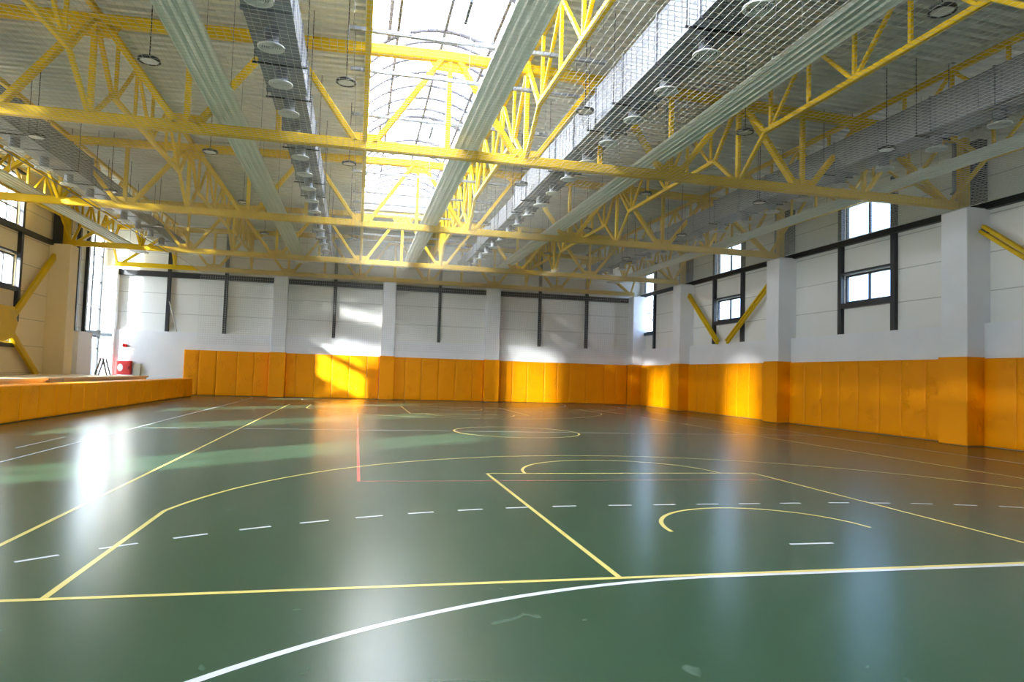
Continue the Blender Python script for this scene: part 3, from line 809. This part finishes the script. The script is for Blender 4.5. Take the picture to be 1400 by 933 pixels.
# ------------------------------------------------------------------ outside
w = MB(); w.box(-20.1, XL - .25, 32.9, 33.2, -.25, 9.6)  # unseen fin, added to narrow the sun patch on the back wall
tag(w.build('outside_sun_blocker', 'outside_wall'), 'unseen fin added outside to shade half of the tall corner glazing', 'wall fin', kind='structure')
w = MB(); w.box(-150, 150, -150, 150, -.5, -.25)
tag(w.build('ground', 'outside_ground'), 'open ground outside the hall windows', 'ground', kind='structure')
bd = thing('neighbour_building', 'pale building seen through the right windows', 'building', (34, 24, -.25))
MB().box(34, 44, 12, 34, -.25, 6.2).build('building_wall', 'outside_wall', bd)
MB().box(33.8, 44.2, 11.8, 34.2, 6.2, 6.5).build('building_roof', 'dark_frame', bd)
def tree(x, y, h, label, seed):
    rnd = random.Random(seed); mb = MB()
    def br(p, d, L, r, k):
        q = p + d * L; mb.tube([p, (p + q) / 2 + Vector((rnd.uniform(-.04, .04) * L, rnd.uniform(-.04, .04) * L, 0)), q], r, 5)
        if k:
            for _ in range(3 if k > 1 else 4):
                nd = (d + Vector((rnd.uniform(-.8, .8), rnd.uniform(-.8, .8), rnd.uniform(-.05, .5)))).normalized()
                br(p + d * L * rnd.uniform(.55, 1.), nd, L * rnd.uniform(.55, .8), r * .6, k - 1)
    br(Vector((x, y, -.3)), Vector((.02, .0, 1)), h * .36, .16, 4)
    return tag(mb.build('bare_tree', 'bark', None, False), label, 'tree', 'bare trees outside')
tree(20, 42.5, 11, 'bare tree outside the far corner window', 3)
tree(25, 55, 12, 'bare tree standing behind the one by the corner window', 5)
for k, y in enumerate((15.2, 24.6)):
    w = MB(); w.tube([(14.6, y, -.25), (14.6, y, 9.5)], .16, 12); w.tube([(14.6, y, -.25), (14.6, y, .1)], .24, 12)
    tag(w.build('outside_pipe', 'outside_wall'), 'grey pipe outside the %s right window stack' % ['second', 'third'][k], 'pipe')

# ------------------------------------------------------------------ light
def sun(name, energy, angle, d, col):
    L = bpy.data.lights.new(name, 'SUN'); L.energy = energy; L.angle = math.radians(angle); L.color = col
    so = bpy.data.objects.new(name, L); C.objects.link(so); so.rotation_euler = Vector(d).to_track_quat('-Z', 'Y').to_euler()
sun('sun', 8.0, 1.6, (1.0, .87, -.505), (1., .95, .86))
# added second sun, a low beam standing in for reflected light on the walls
sun('added_low_sun', 2.0, 1.8, (1.0, .82, -.185), (1., .95, .86))

def portal(loc, sx, sy, direction):
    l_ = bpy.data.lights.new('daylight_portal', 'AREA'); l_.shape = 'RECTANGLE'; l_.size = sx; l_.size_y = sy; l_.cycles.is_portal = True
    o = bpy.data.objects.new('daylight_portal', l_); C.objects.link(o); o.location = loc
    o.rotation_euler = Vector(direction).to_track_quat('-Z', 'Y').to_euler()
portal((XC, (SKY0 + SKY1) / 2, 11.02), 4.2, SKY1 - SKY0, (0, 0, -1))
for y0, y1, z0, z1 in RWIN[2:]: portal((XR + .38, (y0 + y1) / 2, (z0 + z1) / 2), y1 - y0, z1 - z0, (-1, 0, 0))
for y0, y1, z0, z1 in LWIN + [LTALL]: portal((XL - .22, (y0 + y1) / 2, (z0 + z1) / 2), y1 - y0, z1 - z0, (1, 0, 0))

wd = bpy.data.worlds.new('sky'); bpy.context.scene.world = wd; wd.use_nodes = True
nt = wd.node_tree; n, l = nt.nodes, nt.links
bg = n['Background']; bg.inputs['Strength'].default_value = 2.6
tc = n.new('ShaderNodeTexCoord'); sx = n.new('ShaderNodeSeparateXYZ'); l.new(tc.outputs['Generated'], sx.inputs[0])
nz = n.new('ShaderNodeTexNoise'); nz.inputs['Scale'].default_value = 2.2; nz.inputs['Detail'].default_value = 4; l.new(tc.outputs['Generated'], nz.inputs['Vector'])
mr = n.new('ShaderNodeMapRange'); mr.inputs['From Min'].default_value = .42; mr.inputs['From Max'].default_value = .62; mr.inputs['To Max'].default_value = .25; l.new(nz.outputs['Fac'], mr.inputs['Value'])
sb = n.new('ShaderNodeMath'); sb.operation = 'SUBTRACT'; l.new(sx.outputs['X'], sb.inputs[0]); l.new(mr.outputs[0], sb.inputs[1])
# bright hazy sky on the sun's side, clear blue sky on the far side
cr = n.new('ShaderNodeValToRGB'); e_ = cr.color_ramp.elements
e_[0].position = .0; e_[0].color = (1.03, 1.10, 1.19, 1); e_[1].position = 1.; e_[1].color = (.11, .19, .34, 1)
k = e_.new(.28); k.color = (1.03, 1.10, 1.19, 1); k = e_.new(.43); k.color = (1.04, 1.11, 1.21, 1); k = e_.new(.62); k.color = (.36, .48, .68, 1); k = e_.new(.80); k.color = (.15, .25, .43, 1)
ad = n.new('ShaderNodeMapRange'); ad.inputs['From Min'].default_value = -1; l.new(sb.outputs[0], ad.inputs['Value'])
l.new(ad.outputs[0], cr.inputs['Fac']); l.new(cr.outputs['Color'], bg.inputs['Color'])

# ------------------------------------------------------------------ camera
cam = bpy.data.cameras.new('camera'); cam.sensor_width = 36; cam.lens = 935.14379 / 1400 * 36; cam.clip_end = 500
co = bpy.data.objects.new('camera', cam); C.objects.link(co)
Rm = ((.974728, .219588, -.041075), (-.221305, .97424, -.043363), (.030495, .051358, .998215))
mw = Matrix(((Rm[0][0], Rm[0][2], -Rm[0][1], -4.56816), (Rm[1][0], Rm[1][2], -Rm[1][1], -5.30165), (Rm[2][0], Rm[2][2], -Rm[2][1], 1.60297), (0, 0, 0, 1)))
co.matrix_world = mw
sc = bpy.context.scene; sc.camera = co
sc.view_settings.view_transform = 'Standard'; sc.view_settings.look = 'None'; sc.view_settings.gamma = 1; sc.view_settings.use_curve_mapping = False
sc.view_settings.exposure = 2.7
sc.cycles.max_bounces = 10; sc.cycles.diffuse_bounces = 5; sc.cycles.glossy_bounces = 4; sc.cycles.transparent_max_bounces = 16
sc.cycles.sample_clamp_indirect = 4.0
sc.cycles.use_adaptive_sampling = False
sc.cycles.use_guiding = True
